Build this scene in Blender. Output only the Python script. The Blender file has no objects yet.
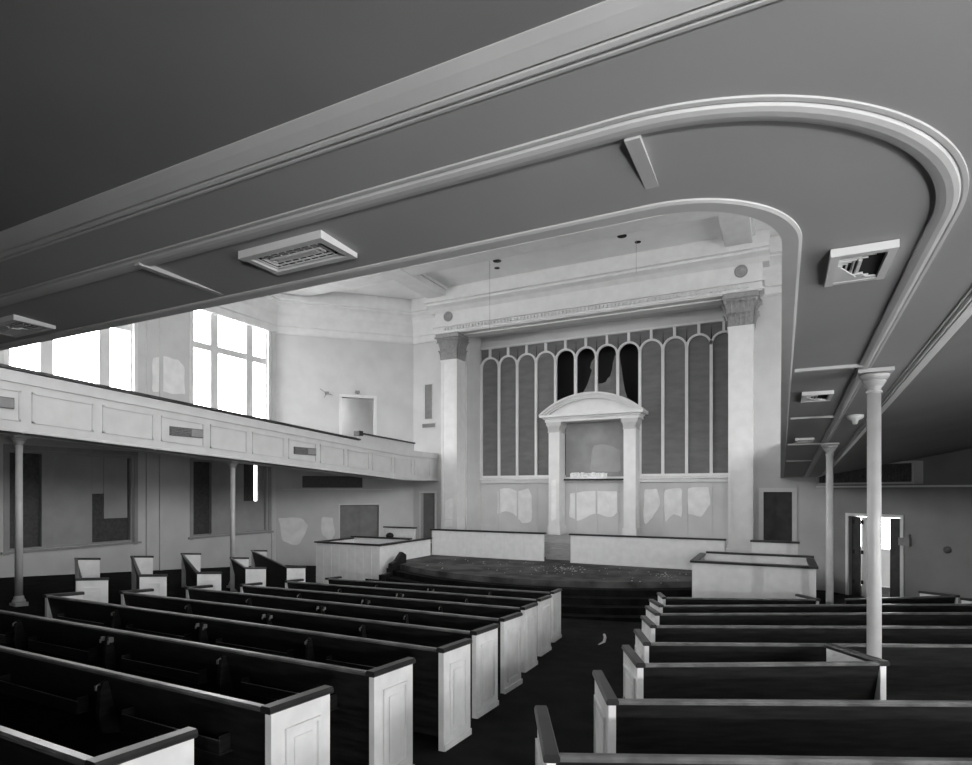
import bpy, math, random
from mathutils import Vector
random.seed(7)
PI = math.pi
C = bpy.context.scene.collection
SC = bpy.context.scene

# ------------------------------------------------------------------ camera, world, light, exposure
CAMZ = 1.94                       # lens height above the floor under the camera
YAW = math.atan(294 / 585)
cam = bpy.data.cameras.new('camera')
cam.sensor_width = 36; cam.lens = 585 / 972 * 36; cam.shift_y = 108 / 972
cam.clip_start = .05; cam.clip_end = 200
co = bpy.data.objects.new('camera', cam); C.objects.link(co)
co.location = (0, 0, CAMZ); co.rotation_euler = (PI / 2, 0, YAW)
SC.camera = co

w = bpy.data.worlds.new('overcast_sky'); SC.world = w; w.use_nodes = True
wn = w.node_tree.nodes; wl = w.node_tree.links
bg = wn['Background']; bg.inputs[1].default_value = 19.5
tc = wn.new('ShaderNodeTexCoord'); sx = wn.new('ShaderNodeSeparateXYZ'); rp = wn.new('ShaderNodeValToRGB')
wl.new(tc.outputs['Generated'], sx.inputs[0]); wl.new(sx.outputs[2], rp.inputs[0]); wl.new(rp.outputs[0], bg.inputs[0])
rp.color_ramp.elements[0].position = 0; rp.color_ramp.elements[0].color = (.5, .5, .5, 1)
rp.color_ramp.elements[1].position = .25; rp.color_ramp.elements[1].color = (1, 1, 1, 1)

def portal(x, y, z, sx_, sz, rz):
    l = bpy.data.lights.new('window_daylight', 'AREA'); l.shape = 'RECTANGLE'; l.size = sx_; l.size_y = sz
    l.cycles.is_portal = True
    o = bpy.data.objects.new('window_daylight', l); C.objects.link(o)
    o.location = (x, y, z + CAMZ); o.rotation_euler = (PI / 2, 0, rz)
# photographer's flood lamp behind the camera (its hard shadows lie on the right soffit and the pew ends)
fl = bpy.data.lights.new('flood_lamp', 'SPOT'); fl.energy = 1000; fl.shadow_soft_size = .04
fl.spot_size = math.radians(96); fl.spot_blend = 1.0
fo = bpy.data.objects.new('flood_lamp', fl); C.objects.link(fo)
fo.location = (2.1, -2.5, -.02 + CAMZ)
fo.rotation_euler = (Vector((-.3, 9, .7)) - Vector((2.1, -2.5, -.02))).to_track_quat('-Z', 'Y').to_euler()

SC.view_settings.view_transform = 'Standard'; SC.view_settings.look = 'None'
SC.view_settings.gamma = 1; SC.view_settings.use_curve_mapping = False
SC.view_settings.exposure = 0.0

# ------------------------------------------------------------------ materials
def mat(name, g, rough=.6, var=.0, scale=3., bump=0., bscale=60., stretch=(1, 1, 1), spec=.5, low=None):
    m = bpy.data.materials.new(name); m.use_nodes = True
    n = m.node_tree.nodes; l = m.node_tree.links; b = n['Principled BSDF']
    b.inputs['Base Color'].default_value = (g, g, g, 1); b.inputs['Roughness'].default_value = rough
    b.inputs['Specular IOR Level'].default_value = spec
    t = n.new('ShaderNodeTexCoord'); mp = n.new('ShaderNodeMapping'); mp.inputs['Scale'].default_value = stretch
    l.new(t.outputs['Object'], mp.inputs[0])
    if var:
        no = n.new('ShaderNodeTexNoise'); no.inputs['Scale'].default_value = scale; no.inputs['Detail'].default_value = 6
        r = n.new('ShaderNodeValToRGB'); l.new(mp.outputs[0], no.inputs[0]); l.new(no.outputs[0], r.inputs[0])
        a = max(0, g * (1 - var)); c = min(1, g * (1 + var))
        r.color_ramp.elements[0].position = .35; r.color_ramp.elements[0].color = (a, a, a, 1)
        r.color_ramp.elements[1].position = .65; r.color_ramp.elements[1].color = (c, c, c, 1)
        l.new(r.outputs[0], b.inputs['Base Color'])
    if bump:
        n2 = n.new('ShaderNodeTexNoise'); n2.inputs['Scale'].default_value = bscale; n2.inputs['Detail'].default_value = 4
        bm = n.new('ShaderNodeBump'); bm.inputs['Strength'].default_value = bump; bm.inputs['Distance'].default_value = .01
        l.new(mp.outputs[0], n2.inputs[0]); l.new(n2.outputs[0], bm.inputs['Height']); l.new(bm.outputs[0], b.inputs['Normal'])
    return m

M = dict(
    wall=mat('plaster_wall', .62, .8, .05, 1.2, .15, 40),
    lowwall=mat('plaster_wall_shaded', .24, .8, .08, 1.2, .15, 40),  # same plaster as wall, with the shade under the gallery put into its colour
    ceil=mat('ceiling_plaster', .88, .85, .03, 1.5),
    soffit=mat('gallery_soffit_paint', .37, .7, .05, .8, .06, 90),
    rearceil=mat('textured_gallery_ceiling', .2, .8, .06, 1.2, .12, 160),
    trim=mat('white_trim_paint', .74, .5, .04, 3),
    parapet=mat('gallery_front_paint', .6, .5, .04, 3),
    molding=mat('cream_moulding_paint', .55, .5, .04, 3),
    railwhite=mat('white_rail_paint', .82, .5, .04, 5),
    white=mat('white_pew_paint', .8, .5, .07, 5),
    patch=mat('bare_plaster_patch', .85, .9, .06, 3),
    darkwood=mat('dark_stained_pew_wood', .013, .48, .5, 4, .1, 20, (1, 1, 8), spec=.3),
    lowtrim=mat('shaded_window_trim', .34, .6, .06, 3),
    rail=mat('dark_varnished_rail', .02, .38, .4, 5, .05, 20),
    toprail=mat('highlit_pew_top_rail', .13, .3, .35, 6),  # lighter than the pew wood: the gloss highlight is painted into the colour
    carpet=mat('dark_carpet', .012, .95, .35, 3, .5, 200, spec=.1),
    stagecarpet=mat('worn_stage_carpet', .08, .9, .5, 1.6, .5, 150, spec=.2),
    cloth=mat('grille_cloth', .17, .9, .12, 1.5, .1, 200, (1, 1, 3)),
    cloth2=mat('alcove_cloth', .30, .9, .12, 1.5),
    black=mat('dark_void', .012, .9),
    darkdoor=mat('dark_door_wood', .04, .6, .3, 4),
    greydoor=mat('grey_door_paint', .2, .6, .1, 3),
    capital=mat('aged_plaster_capital', .31, .8, .12, 9, .15, 50),
    column=mat('painted_iron_column', .5, .4, .06, 6),
    grille=mat('grey_vent_metal', .25, .6, .1, 5),
    darkgrille=mat('dark_vent_metal', .1, .6, .3, 20),
    metal=mat('bright_metal', .2, .4),
    board=mat('window_board', .36, .8, .06, 2),
    darkboard=mat('dark_window_pane', .05, .5, .3, 12),
    greywood=mat('grey_step_boards', .34, .7, .1, 5, stretch=(1, 1, 6)),
    paper=mat('white_torn_paper', .78, .8, .05, 12, .8, 30),
    flake=mat('plaster_flakes', .6, .9))
g = bpy.data.materials.new('window_glass'); g.use_nodes = True
n = g.node_tree.nodes; l = g.node_tree.links; n.clear()
o_ = n.new('ShaderNodeOutputMaterial'); t_ = n.new('ShaderNodeBsdfTransparent'); gl = n.new('ShaderNodeBsdfGlossy'); mx = n.new('ShaderNodeMixShader')
gl.inputs['Roughness'].default_value = .05; mx.inputs[0].default_value = .05
l.new(t_.outputs[0], mx.inputs[1]); l.new(gl.outputs[0], mx.inputs[2]); l.new(mx.outputs[0], o_.inputs[0])
M['glass'] = g

# ------------------------------------------------------------------ mesh helpers (z is measured from lens height, x across the hall, y towards the stage)
JC = [0]
def jit():                      # hair-breadth size differences so that overlapping boards never share a plane
    JC[0] = (JC[0] + 5) % 13; return .00035 * JC[0]
class MB:
    def __init__(s, xf=None): s.v = []; s.f = []; s.m = []; s.sm = []; s.xf = xf; s.cur = 0
    def add(s, vs, fs, smooth=False):
        b = len(s.v)
        if s.xf: vs = [s.xf(*p) for p in vs]
        s.v += [tuple(p) for p in vs]
        for f in fs: s.f.append(tuple(i + b for i in f)); s.m.append(s.cur); s.sm.append(smooth)
    def box(s, x0, x1, y0, y1, z0, z1):
        if x0 > x1: x0, x1 = x1, x0
        if y0 > y1: y0, y1 = y1, y0
        if z0 > z1: z0, z1 = z1, z0
        e = jit(); e = min(e, .2*(x1-x0), .2*(y1-y0), .2*(z1-z0)); x0 += e; y0 += e; z0 += e; x1 -= e; y1 -= e; z1 -= e
        s.add([(x0,y0,z0),(x1,y0,z0),(x1,y1,z0),(x0,y1,z0),(x0,y0,z1),(x1,y0,z1),(x1,y1,z1),(x0,y1,z1)],
              [(3,2,1,0),(4,5,6,7),(0,1,5,4),(1,2,6,5),(2,3,7,6),(3,0,4,7)])
        return s
    def prism(s, pts, h0, h1, axis='z'):
        # polygon pts (2D) extruded along axis between h0 and h1
        def P(a, b, h): return {'z': (a, b, h), 'y': (a, h, b), 'x': (h, a, b)}[axis]
        n_ = len(pts); e = min(jit(), .2*abs(h1-h0)) * (1 if h1 > h0 else -1); h0 += e; h1 -= e
        s.add([P(a, b, h0) for a, b in pts] + [P(a, b, h1) for a, b in pts],
              [tuple(range(n_))[::-1], tuple(range(n_, 2 * n_))] + [(i, (i+1) % n_, n_ + (i+1) % n_, n_ + i) for i in range(n_)])
        return s
    def lathe(s, cx, cy, prof, n_=24):
        vs = []; fs = []
        for r, z in prof:
            for k in range(n_):
                a = 2 * PI * k / n_; vs.append((cx + r * math.cos(a), cy + r * math.sin(a), z))
        for i in range(len(prof) - 1):
            for k in range(n_):
                k2 = (k + 1) % n_; fs.append((i*n_+k, i*n_+k2, (i+1)*n_+k2, (i+1)*n_+k))
        fs.append(tuple(range(n_))[::-1]); fs.append(tuple((len(prof)-1)*n_ + k for k in range(n_)))
        s.add(vs, fs, True); return s
    def tube(s, pts, r, n_=8):
        vs = []; fs = []; pts = [Vector(p) for p in pts]
        for i, p in enumerate(pts):
            d = (pts[min(i+1, len(pts)-1)] - pts[max(i-1, 0)]).normalized()
            a = d.orthogonal().normalized(); b = d.cross(a)
            for k in range(n_):
                q = 2*PI*k/n_; vs.append(tuple(p + r*(math.cos(q)*a + math.sin(q)*b)))
        for i in range(len(pts)-1):
            for k in range(n_):
                k2 = (k+1) % n_; fs.append((i*n_+k, i*n_+k2, (i+1)*n_+k2, (i+1)*n_+k))
        fs.append(tuple(range(n_))[::-1]); fs.append(tuple((len(pts)-1)*n_+k for k in range(n_)))
        s.add(vs, fs, True); return s
    def obox(s, p, d, length, t0, t1, z0, z1, a0=0, exact=False):
        # box along direction d (2D unit) from point p; t = offset to the left of d
        nx, ny = -d[1], d[0]
        def Q(a, t, z): return (p[0] + d[0]*a + nx*t, p[1] + d[1]*a + ny*t, z)
        a1 = a0 + length; e = 0 if exact else jit(); e = min(e, .2*length, .2*abs(t1-t0), .2*abs(z1-z0)); t0 += e; t1 -= e; z0 += e; z1 -= e
        s.add([Q(a0,t0,z0),Q(a1,t0,z0),Q(a1,t1,z0),Q(a0,t1,z0),Q(a0,t0,z1),Q(a1,t0,z1),Q(a1,t1,z1),Q(a0,t1,z1)],
              [(3,2,1,0),(4,5,6,7),(0,1,5,4),(1,2,6,5),(2,3,7,6),(3,0,4,7)])
        return s
    def build(s, name, mats, parent=None, origin=None):
        if not isinstance(mats, (list, tuple)): mats = [mats]
        if origin is None: origin = (0, 0, 0) if parent is None else parent['_o']
        me = bpy.data.meshes.new(name)
        me.from_pydata([(x - origin[0], y - origin[1], z - origin[2]) for x, y, z in s.v], [], s.f)
        for m in mats: me.materials.append(m)
        me.polygons.foreach_set('material_index', s.m); me.polygons.foreach_set('use_smooth', s.sm)
        me.update()
        o = bpy.data.objects.new(name, me); C.objects.link(o)
        if parent is not None: o.parent = parent
        else: o.location = (origin[0], origin[1], origin[2] + CAMZ)
        return o

ORIG = []
def thing(name, label, cat, loc, group=None, kind=None):
    o = bpy.data.objects.new(name, None); C.objects.link(o); o.location = (loc[0], loc[1], loc[2] + CAMZ)
    o.empty_display_size = .2
    o['_o'] = list(loc); ORIG.append(o)
    if kind: o['kind'] = kind
    if label: o['label'] = label; o['category'] = cat
    if group: o['group'] = group
    return o
def sub(mb, name, mats, child, root):        # a sub-part: child is a mesh already parented to root at zero offset
    o = mb.build(name, mats, None, root['_o']); o.location = (0, 0, 0); o.parent = child; return o
def tag(o, label, cat, group=None, kind=None):
    o['label'] = label; o['category'] = cat
    if group: o['group'] = group
    if kind: o['kind'] = kind
    return o
def struct(mb, name, mats, origin=(0, 0, 0)):
    o = mb.build(name, mats, None, origin); o['kind'] = 'structure'; return o

CX0 = -6.5                                               # hall axis
def fz(v, u=None):                                       # floor raked towards the stage, bowl-shaped under the side blocks
    s_ = v if u is None else v - max(0, abs(u - CX0) - 4.9) * .5
    return -1.94 - .077 * min(s_, 16.0)
LW, RW, BW = -18.3, 5.3, -4.6
def mir(u): return 2 * CX0 - u

# ------------------------------------------------------------------ shell
f = MB(); us = [LW-.2, -17, -15.5, -14, -12.7, -11.4, CX0, -1.6, -.3, 1.1, 2.5, 4, RW+.2]; vs_ = [BW-.2, -2, 0, 2, 4, 6, 8, 10, 12, 13, 14, 15, 16, 17, 18, 20, 23]
f.add([(u, v, fz(v, u)) for v in vs_ for u in us] , [(j*13+i, j*13+i+1, (j+1)*13+i+1, (j+1)*13+i) for j in range(16) for i in range(12)])
f.box(LW-.2, RW+.2, BW-.2, 23, -3.7, -3.6)
struct(f, 'floor', M['carpet'])

def wall(name, p0, p1, z0, z1, holes, m, th=.25, patches=(), finish=True, ext=True):
    # interior side is to the left of p0->p1; thickness goes right; holes (s0,s1,z0,z1)
    L = math.hypot(p1[0]-p0[0], p1[1]-p0[1]); d = ((p1[0]-p0[0])/L, (p1[1]-p0[1])/L)
    ss = sorted({0., L} | {h[0] for h in holes} | {h[1] for h in holes})
    zs = sorted({z0, z1} | {h[2] for h in holes} | {h[3] for h in holes})
    b = MB()
    for i in range(len(ss)-1):
        run = None
        for j in range(len(zs)-1):
            cs, cz = (ss[i]+ss[i+1])/2, (zs[j]+zs[j+1])/2
            hit = any(h[0] < cs < h[1] and h[2] < cz < h[3] for h in holes)
            if not hit: run = (run[0] if run else zs[j], zs[j+1])
            if (hit or j == len(zs)-2) and run:
                xa = .14 if (i == 0 and ext) else 0; xb = .14 if (i == len(ss)-2 and ext) else 0
                b.obox(p0, d, ss[i+1]-ss[i]+xa+xb, -th, 0, run[0], run[1], ss[i]-xa, True); run = None
    if patches:
        b.cur = 1
        for pl in patches:
            pl = [q for q in pl]
            vs = [(p0[0]+d[0]*s_-d[1]*.004, p0[1]+d[1]*s_+d[0]*.004, z_) for s_, z_ in pl]
            b.add(vs, [tuple(range(len(vs)))])
    if not finish: return b
    return struct(b, name, [m, M['patch']])

def rough(pts, jt=.05, n_=3):
    out = []
    for i in range(len(pts)):
        a, b = pts[i], pts[(i+1) % len(pts)]
        for k in range(n_):
            t = k / n_; out.append((a[0]+(b[0]-a[0])*t + random.uniform(-jt, jt), a[1]+(b[1]-a[1])*t + random.uniform(-jt, jt)))
    for _ in range(2):
        o2 = []
        for i in range(len(out)):
            a, b = out[i], out[(i+1) % len(out)]
            o2 += [(.75*a[0]+.25*b[0], .75*a[1]+.25*b[1]), (.25*a[0]+.75*b[0], .25*a[1]+.75*b[1])]
        out = o2
    return out

BAYS = [(-2.7, .65), (2.75, 6.1), (8.2, 11.55), (13.65, 17.0)]
UZ = (2.4, 6.55); LZ = (-1.62, 1.1)
# left wall runs towards -y so that its inner side is on the left of travel
def sL(v): return 17.4 - v
def hol(bays, zz, s): return [(min(s(a), s(b)), max(s(a), s(b)), zz[0], zz[1]) for a, b in bays]
pw = rough([(sL(v), z) for v, z in [(12.16, 4.35), (12.61, 4.48), (13.08, 4.44), (13.34, 4.22), (13.34, 3.32), (12.97, 3.27), (12.54, 3.3), (12.16, 3.21)]], .03)
wall('wall_left', (LW, 17.4), (LW, BW), -3.6, 8.5, hol(BAYS, UZ, sL) + hol(BAYS, LZ, sL), M['wall'], patches=[pw])
sR = lambda v: v - BW
wall('wall_right', (RW, BW), (RW, 17.4), -3.6, 8.5, hol(BAYS, UZ, sR) + hol(BAYS[:2], LZ, sR), M['wall'])
RB = [(-15.5, -12.2), (-8.2, -4.8), (-.8, 2.5)]
wall('wall_rear', (LW, BW), (RW, BW), -3.6, 8.5, [(a-LW, b-LW, UZ[0]+.6, UZ[1]) for a, b in RB], M['wall'])
# diagonal walls beside the stage
r2 = math.sqrt(2)
dl0, dl1 = (-14.3, 21.4), (LW, 17.4)
def sD(u): return (-14.3 - u) * r2
pd1 = rough([(sD(u), z) for u, z in [(-18.24, -1.08), (-17.64, -1.13), (-17.39, -1.43), (-17.56, -2.04), (-17.72, -2.28), (-18.15, -2.05)]], .04)
pd2 = rough([(sD(u), z) for u, z in [(-17.05, -1.1), (-16.71, -1.15), (-16.65, -1.86), (-16.79, -2.11), (-17.02, -1.85)]], .03)
wall('wall_left_diagonal', dl0, dl1, -3.6, 8.5, [(sD(-15.51), sD(-16.45), 1.7, 3.93), (sD(-15.36), sD(-16.51), -3.25, -.61)], M['wall'], patches=[pd1, pd2])
dr0, dr1 = (RW, 17.4), (1.3, 21.4)
def sE(u): return (RW - u) * r2
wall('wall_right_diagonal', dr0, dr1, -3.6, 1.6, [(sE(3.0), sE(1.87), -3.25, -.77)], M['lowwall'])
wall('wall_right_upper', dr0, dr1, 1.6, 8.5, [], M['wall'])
# stage wall: flanks, lintel, recess
wl_ = wall('', (-11.65, 21.4), (-14.3, 21.4), -3.6, 8.5, [(13.2-11.65, 13.91-11.65, -2.25, -.11)], None, th=.25, finish=False, ext=False)
wr_ = wall('', (1.3, 21.4), (-1.35, 21.4), -3.6, 8.5, [(1.3-.35, 1.3+.49, -2.25, -.05)], None, th=.25, finish=False, ext=False)
b = MB()
for q in (wl_, wr_): b.add(q.v, q.f)
b.box(-11.7, -1.3, 21.401, 21.65, 6.62, 8.5)                 # lintel
# corner posts closing the joints with the diagonal walls
b.box(-14.6, -14.3, 21.4, 21.65, -3.6, 8.5); b.box(1.3, 1.6, 21.4, 21.65, -3.6, 8.5)
b.box(-11.9, -11.655, 21.63, 22.95, -3.6, 8.5); b.box(-1.345, -1.1, 21.63, 22.95, -3.6, 8.5)
b.box(-11.65, -1.35, 21.65, 22.95, 6.62, 6.9)                 # recess ceiling
b.box(-11.65, -1.35, 22.7, 22.95, 6.12, 6.62); b.box(-11.65, -1.35, 22.7, 22.95, -3.6, .5)
b.cur = 1
for pl in ([(-10.86, 0.04), (-10.31, 0.11), (-9.87, -0.0), (-9.38, 0.11), (-9.25, -0.29), (-9.28, -1.31), (-9.72, -1.36), (-9.95, -1.08), (-10.42, -0.87), (-10.86, -1.03)],
           [(-4.67, 0.02), (-4.13, 0.1), (-4.07, -0.52), (-4.32, -1.04), (-4.64, -1.33)],
           [(-3.93, 0), (-3.27, 0.1), (-3.25, -1.01), (-3.58, -0.89), (-3.88, -1.22)],
           [(-3.09, 0.1), (-2.32, 0.21), (-2.24, -0.5), (-2.56, -0.94), (-3.03, -0.88)],
           [(-7.62, -0.14), (-7.05, -0.03), (-5.6, -0.03), (-5.6, -0.8), (-5.95, -1.07), (-6.5, -0.88), (-7.2, -1.23), (-7.62, -1.11)]):
    pl = rough(pl, .035); vs = [(x, 22.694, z) for x, z in pl]; b.add(vs, [tuple(range(len(vs)))])
struct(b, 'wall_front', [M['wall'], M['patch']])

# main ceiling with beams
b = MB(); b.box(LW-.25, RW+.25, BW-.25, 23, 8.2, 8.5); struct(b, 'ceiling', M['ceil'])
b = MB()
for u0, u1 in ((-12.9, -12.05), (-1.58, -.78)):
    b.box(u0, u1, BW, 21.2, 7.86, 8.2); b.box(u0-.08, u1+.08, BW, 21.2, 8.08, 8.2)
for v0 in (17.2, 10.6, 4.0, -2.6):
    b.box(LW, RW, v0, v0+.78, 7.87, 8.2); b.box(LW, RW, v0-.08, v0+.86, 8.08, 8.2)
struct(b, 'trim_1', M['trim'])

# ------------------------------------------------------------------ cornices
def sweep(path, prof, closed=False, zf=None):
    # path: 2D points, prof: (inward offset to the left of travel, z); mitred
    n_ = len(path); rows = []
    for i, p in enumerate(path):
        a = Vector(path[max(i-1, 0)]); c = Vector(path[min(i+1, n_-1)]); p_ = Vector(p)
        d1 = (p_-a).normalized() if i else (c-p_).normalized(); d2 = (c-p_).normalized() if i < n_-1 else d1
        n1 = Vector((-d1.y, d1.x)); n2 = Vector((-d2.y, d2.x)); m_ = (n1+n2).normalized(); k = 1/max(.3, m_.dot(n1))
        rows.append([(p_.x+m_.x*k*o, p_.y+m_.y*k*o, z + (zf(p_.y) if zf else 0)) for o, z in prof])
    q = MB(); k = len(prof)
    fs = [(i*k+j, i*k+(j+1) % k, (i+1)*k+(j+1) % k, (i+1)*k+j) for i in range(n_-1) for j in range(k)]
    fs += [tuple(range(k)), tuple((n_-1)*k+j for j in range(k))[::-1]]
    q.add([p for r in rows for p in r], fs); return q
PROF = [(0, 6.38), (.05, 6.40), (.07, 6.46), (.07, 6.66), (.11, 6.70), (.11, 7.1), (.16, 7.2), (.20, 7.33), (.30, 7.46), (.46, 7.54), (.46, 7.60), (.55, 7.62), (.55, 7.72), (.42, 7.74), (.4, 8.2), (0, 8.2)]
path = [(-12.3, 21.4), (-14.3, 21.4), (LW, 17.4), (LW, BW), (RW, BW), (RW, 17.4), (1.3, 21.4), (-.7, 21.4)]
q = sweep(path, PROF); struct(q, 'trim_2', M['trim'])
# entablature over the stage with dentils
b = MB()
b.box(-12.75, -.5, 20.65, 21.4, 6.4, 7.55); b.box(-12.8, -.45, 20.6, 21.4, 6.44, 6.5); b.box(-12.82, -.43, 20.56, 21.4, 6.69, 6.76)
b.prism([(21.4, 7.3), (20.65, 7.3), (20.5, 7.44), (20.28, 7.52), (20.28, 7.6), (20.16, 7.62), (20.16, 7.73), (20.35, 7.75), (20.35, 8.2), (21.4, 8.2)], -12.95, -.3, 'x')
b.box(-11.65, -1.35, 21.0, 21.45, 6.36, 6.7)
k = -12.3
while k < -.9: b.box(k, k+.07, 20.58, 20.66, 6.54, 6.66); k += .14
struct(b, 'trim_3', M['trim'])

# ------------------------------------------------------------------ windows
def window(idx, plane, s0, s1, z0, z1, kind, side):
    # plane = u of wall; side +1 interior is towards +u
    d = side
    root = thing('window_%d' % idx, None, None, (plane, s0, z0), kind='structure')
    b = MB()
    for a0, a1, c0, c1 in ((s0-.13, s0, z0-.1, z1+.13), (s1, s1+.13, z0-.1, z1+.13), (s0-.13, s1+.13, z1, z1+.13)):
        b.box(plane-.02*d, plane+.03*d, a0, a1, c0, c1)
    b.box(plane-.1*d, plane+.1*d, s0-.2, s1+.2, z0-.07, z0)
    W_ = s1 - s0; m1, m2 = s0+W_*.24, s0+W_*.71
    x0, x1 = plane-.2*d, plane-.08*d
    for m_, w_ in ((m1-.03, .32), (m2-.03, .32)) if kind == 'upper' else ((m1, .3),) if side > 0 else ((m1, .2), (m2, .2)): b.box(x0, x1, m_, m_+w_, z0, z1)
    for a, c in ((s0, s0+.05), (s1-.05, s1)): b.box(x0, x1, a, c, z0, z1)
    b.box(x0, x1, s0, s1, z1-.08, z1); b.box(x0, x1, s0, s1, z0, z0+.06)
    if kind == 'upper': b.box(x0+.012, x1-.012, s0, s1, 5.04, 5.27)
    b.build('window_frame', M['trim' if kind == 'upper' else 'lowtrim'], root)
    if kind == 'upper' or side < 0:
        q = MB(); q.box(plane-.145*d, plane-.135*d, s0, s1, z0, z1); q.build('window_pane', M['glass'], root)
        portal(plane-.22*d, (s0+s1)/2, (z0+z1)/2, W_, z1-z0, -PI/2 if side > 0 else PI/2)
    return root
ix = 1
for a, c in BAYS:
    window(ix, LW, a, c, *UZ, 'upper', 1); ix += 1
for a, c in BAYS:
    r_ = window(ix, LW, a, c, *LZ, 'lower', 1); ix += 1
    W_ = c - a; x = LW - .2
    q = MB(); q.box(x-.06, x-.01, a, a+W_*.27, LZ[0]-.02, LZ[1]+.02); q.build('dark_pane', M['darkboard'], r_)
    q = MB()
    if a == 13.65:
        q.box(x-.04, x+.03, a+W_*.3, 15.96, LZ[0], LZ[1]); q.box(x-.04, x+.02, 15.95, 16.99, LZ[0]-.02, -.41); q.box(x-.04, x+.03, 16.62, 16.99, -.44, LZ[1]+.02)
        q2 = MB(); q2.box(x-.06, x-.02, 15.94, 16.5, -.46, LZ[1]+.02); q2.build('dark_pane', M['darkboard'], r_)
        q2 = MB(); q2.box(x-.06, x-.055, 16.5, 16.63, -.42, LZ[1]); q2.build('window_pane', M['glass'], r_)
        portal(x-.07, 16.56, .3, .15, 1.3, -PI/2)
    else:
        q.box(x-.04, x+.03, a+W_*.3, a+W_*.655, LZ[0], LZ[1]); q.box(x-.04, x+.035, a+W_*.65, c-.82, -.1, LZ[1])
        q2 = MB(); q2.box(x-.06, x-.02, a+W_*.65, c, LZ[0], LZ[1]); q2.build('dark_pane', M['darkboard'], r_)
        q.box(x-.02, x+.04, c-.82, c-.1, -.86, LZ[1])
    q.build('board_panel', M['board'], r_)
for a, c in BAYS:
    window(ix, RW, a, c, *UZ, 'upper', -1); ix += 1
for a, c in BAYS[:2]:
    window(ix, RW, a, c, *LZ, 'lower', -1); ix += 1
for a, c in RB:
    root = thing('window_%d' % ix, None, None, (a, BW, UZ[0]+.6), kind='structure'); ix += 1
    b = MB()
    for m_ in (a, (a+c)/2-.06, c-.12): b.box(m_, m_+.12, BW-.2, BW-.08, UZ[0]+.6, UZ[1])
    b.box(a, c, BW-.2, BW-.08, 5.01, 5.18); b.build('window_frame', M['trim'], root)
    q = MB(); q.box(a, c, BW-.145, BW-.135, UZ[0]+.6, UZ[1]); q.build('window_pane', M['glass'], root)
    portal((a+c)/2, BW-.22, (UZ[0]+.6+UZ[1])/2, c-a, UZ[1]-UZ[0]-.6, 0)
# wall pilaster strips between the left windows
b = MB()
for v in (1.7, 7.15, 12.0, 12.45): b.box(LW, LW+.06, v-.06, v+.06, -3.3, 6.4)
for v in (17.15,): b.box(LW, LW+.05, v, v+.12, -3.3, 6.4)
struct(b, 'trim_4', M['wall'])

# ------------------------------------------------------------------ U-shaped gallery
RC = .64                                           # inner corner radius
def plane(v): return 1.455 - .055 * min(v, 18.8)
def upath(off, n_=32, vend=21.4):
    RC = .64 if off < .9 else -.55
    pts = [(-13.1-off, vend), (-13.1-off, 18.8), (-13.1-off, 12), (-13.1-off, 6)]
    cl, cr, cv, r = -13.1+RC, .1-RC, 2.72+RC, RC+off
    for k in range(n_+1):
        a = PI + (PI/2)*k/n_; pts.append((cl + r*math.cos(a), cv + r*math.sin(a)))
    for t in (.25, .5, .75): pts.append((cl+(cr-cl)*t, cv-r))
    for k in range(n_+1):
        a = -PI/2 + (PI/2)*k/n_; pts.append((cr + r*math.cos(a), cv + r*math.sin(a)))
    pts += [(.1+off, 6), (.1+off, 12), (.1+off, 18.8), (.1+off, vend)]
    return pts
N16 = len(upath(0))
def strip(b, offs, smooth=False):       # offs: list of (offset, dz) cross section, open
    rows = [[(x, y, plane(y)+dz) for x, y in upath(o)] for o, dz in offs]
    for i in range(len(rows)-1):
        m_ = N16; b.add(rows[i]+rows[i+1], [(j, j+1, m_+j+1, m_+j) for j in range(m_-1)], smooth)
def usolid(prof, m):
    b = MB(); rows = [[(x, y, plane(y)+dz) for x, y in upath(o)] for o, dz in prof]
    k = len(prof); vs = [p for r in rows for p in r]; fs = []
    for i in range(k):
        i2 = (i+1) % k
        fs += [(i*N16+j, i*N16+j+1, i2*N16+j+1, i2*N16+j) for j in range(N16-1)]
    fs += [tuple(i*N16 for i in range(k)), tuple(i*N16+N16-1 for i in range(k))[::-1]]
    b.add(vs, fs); return b
# soffit slab between front and girder
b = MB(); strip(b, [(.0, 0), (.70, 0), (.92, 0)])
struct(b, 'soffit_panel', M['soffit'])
# outer rising ceiling under the gallery seats
def outer(off_path, edge):
    res = []
    for i, (x, y) in enumerate(off_path): res.append((x, y))
    return res
inner = upath(1.07); no_ = len(inner)
out = []
cl, cr, cv = -13.1-.55, .1+.55, 2.72-.55
def corner(cx_, sgn, t):        # t 0..1 from side to rear
    X = RW if sgn > 0 else LW
    if t < .5: return (X, cv + (BW-cv)*t*2)
    return (X + (cx_-X)*(t-.5)*2, BW)
for i in range(no_):
    x, y = inner[i]
    if i < 4: out.append((LW, y))
    elif i < 37: out.append(corner(cl, -1, (i-4)/32))
    elif i < 40: out.append((x, BW))
    elif i < 73: out.append(corner(cr, 1, 1-(i-40)/32))
    else: out.append((RW, y))
SL = .19
b = MB(); rows = []
for t in (0, .08, .2, .4, .7, 1):
    row = []
    for (x0, y0), (x1, y1) in zip(inner, out):
        x = x0+(x1-x0)*t; y = y0+(y1-y0)*t; dist = math.hypot(x-x0, y-y0)
        row.append((x, y, plane(y)+.033+SL*min(dist, 5)))
    rows.append(row)
for i in range(5): b.add(rows[i]+rows[i+1], [(j, j+1, no_+j+1, no_+j) for j in range(no_-1)], True)
struct(b, 'gallery_ceiling', M['rearceil'])
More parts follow.
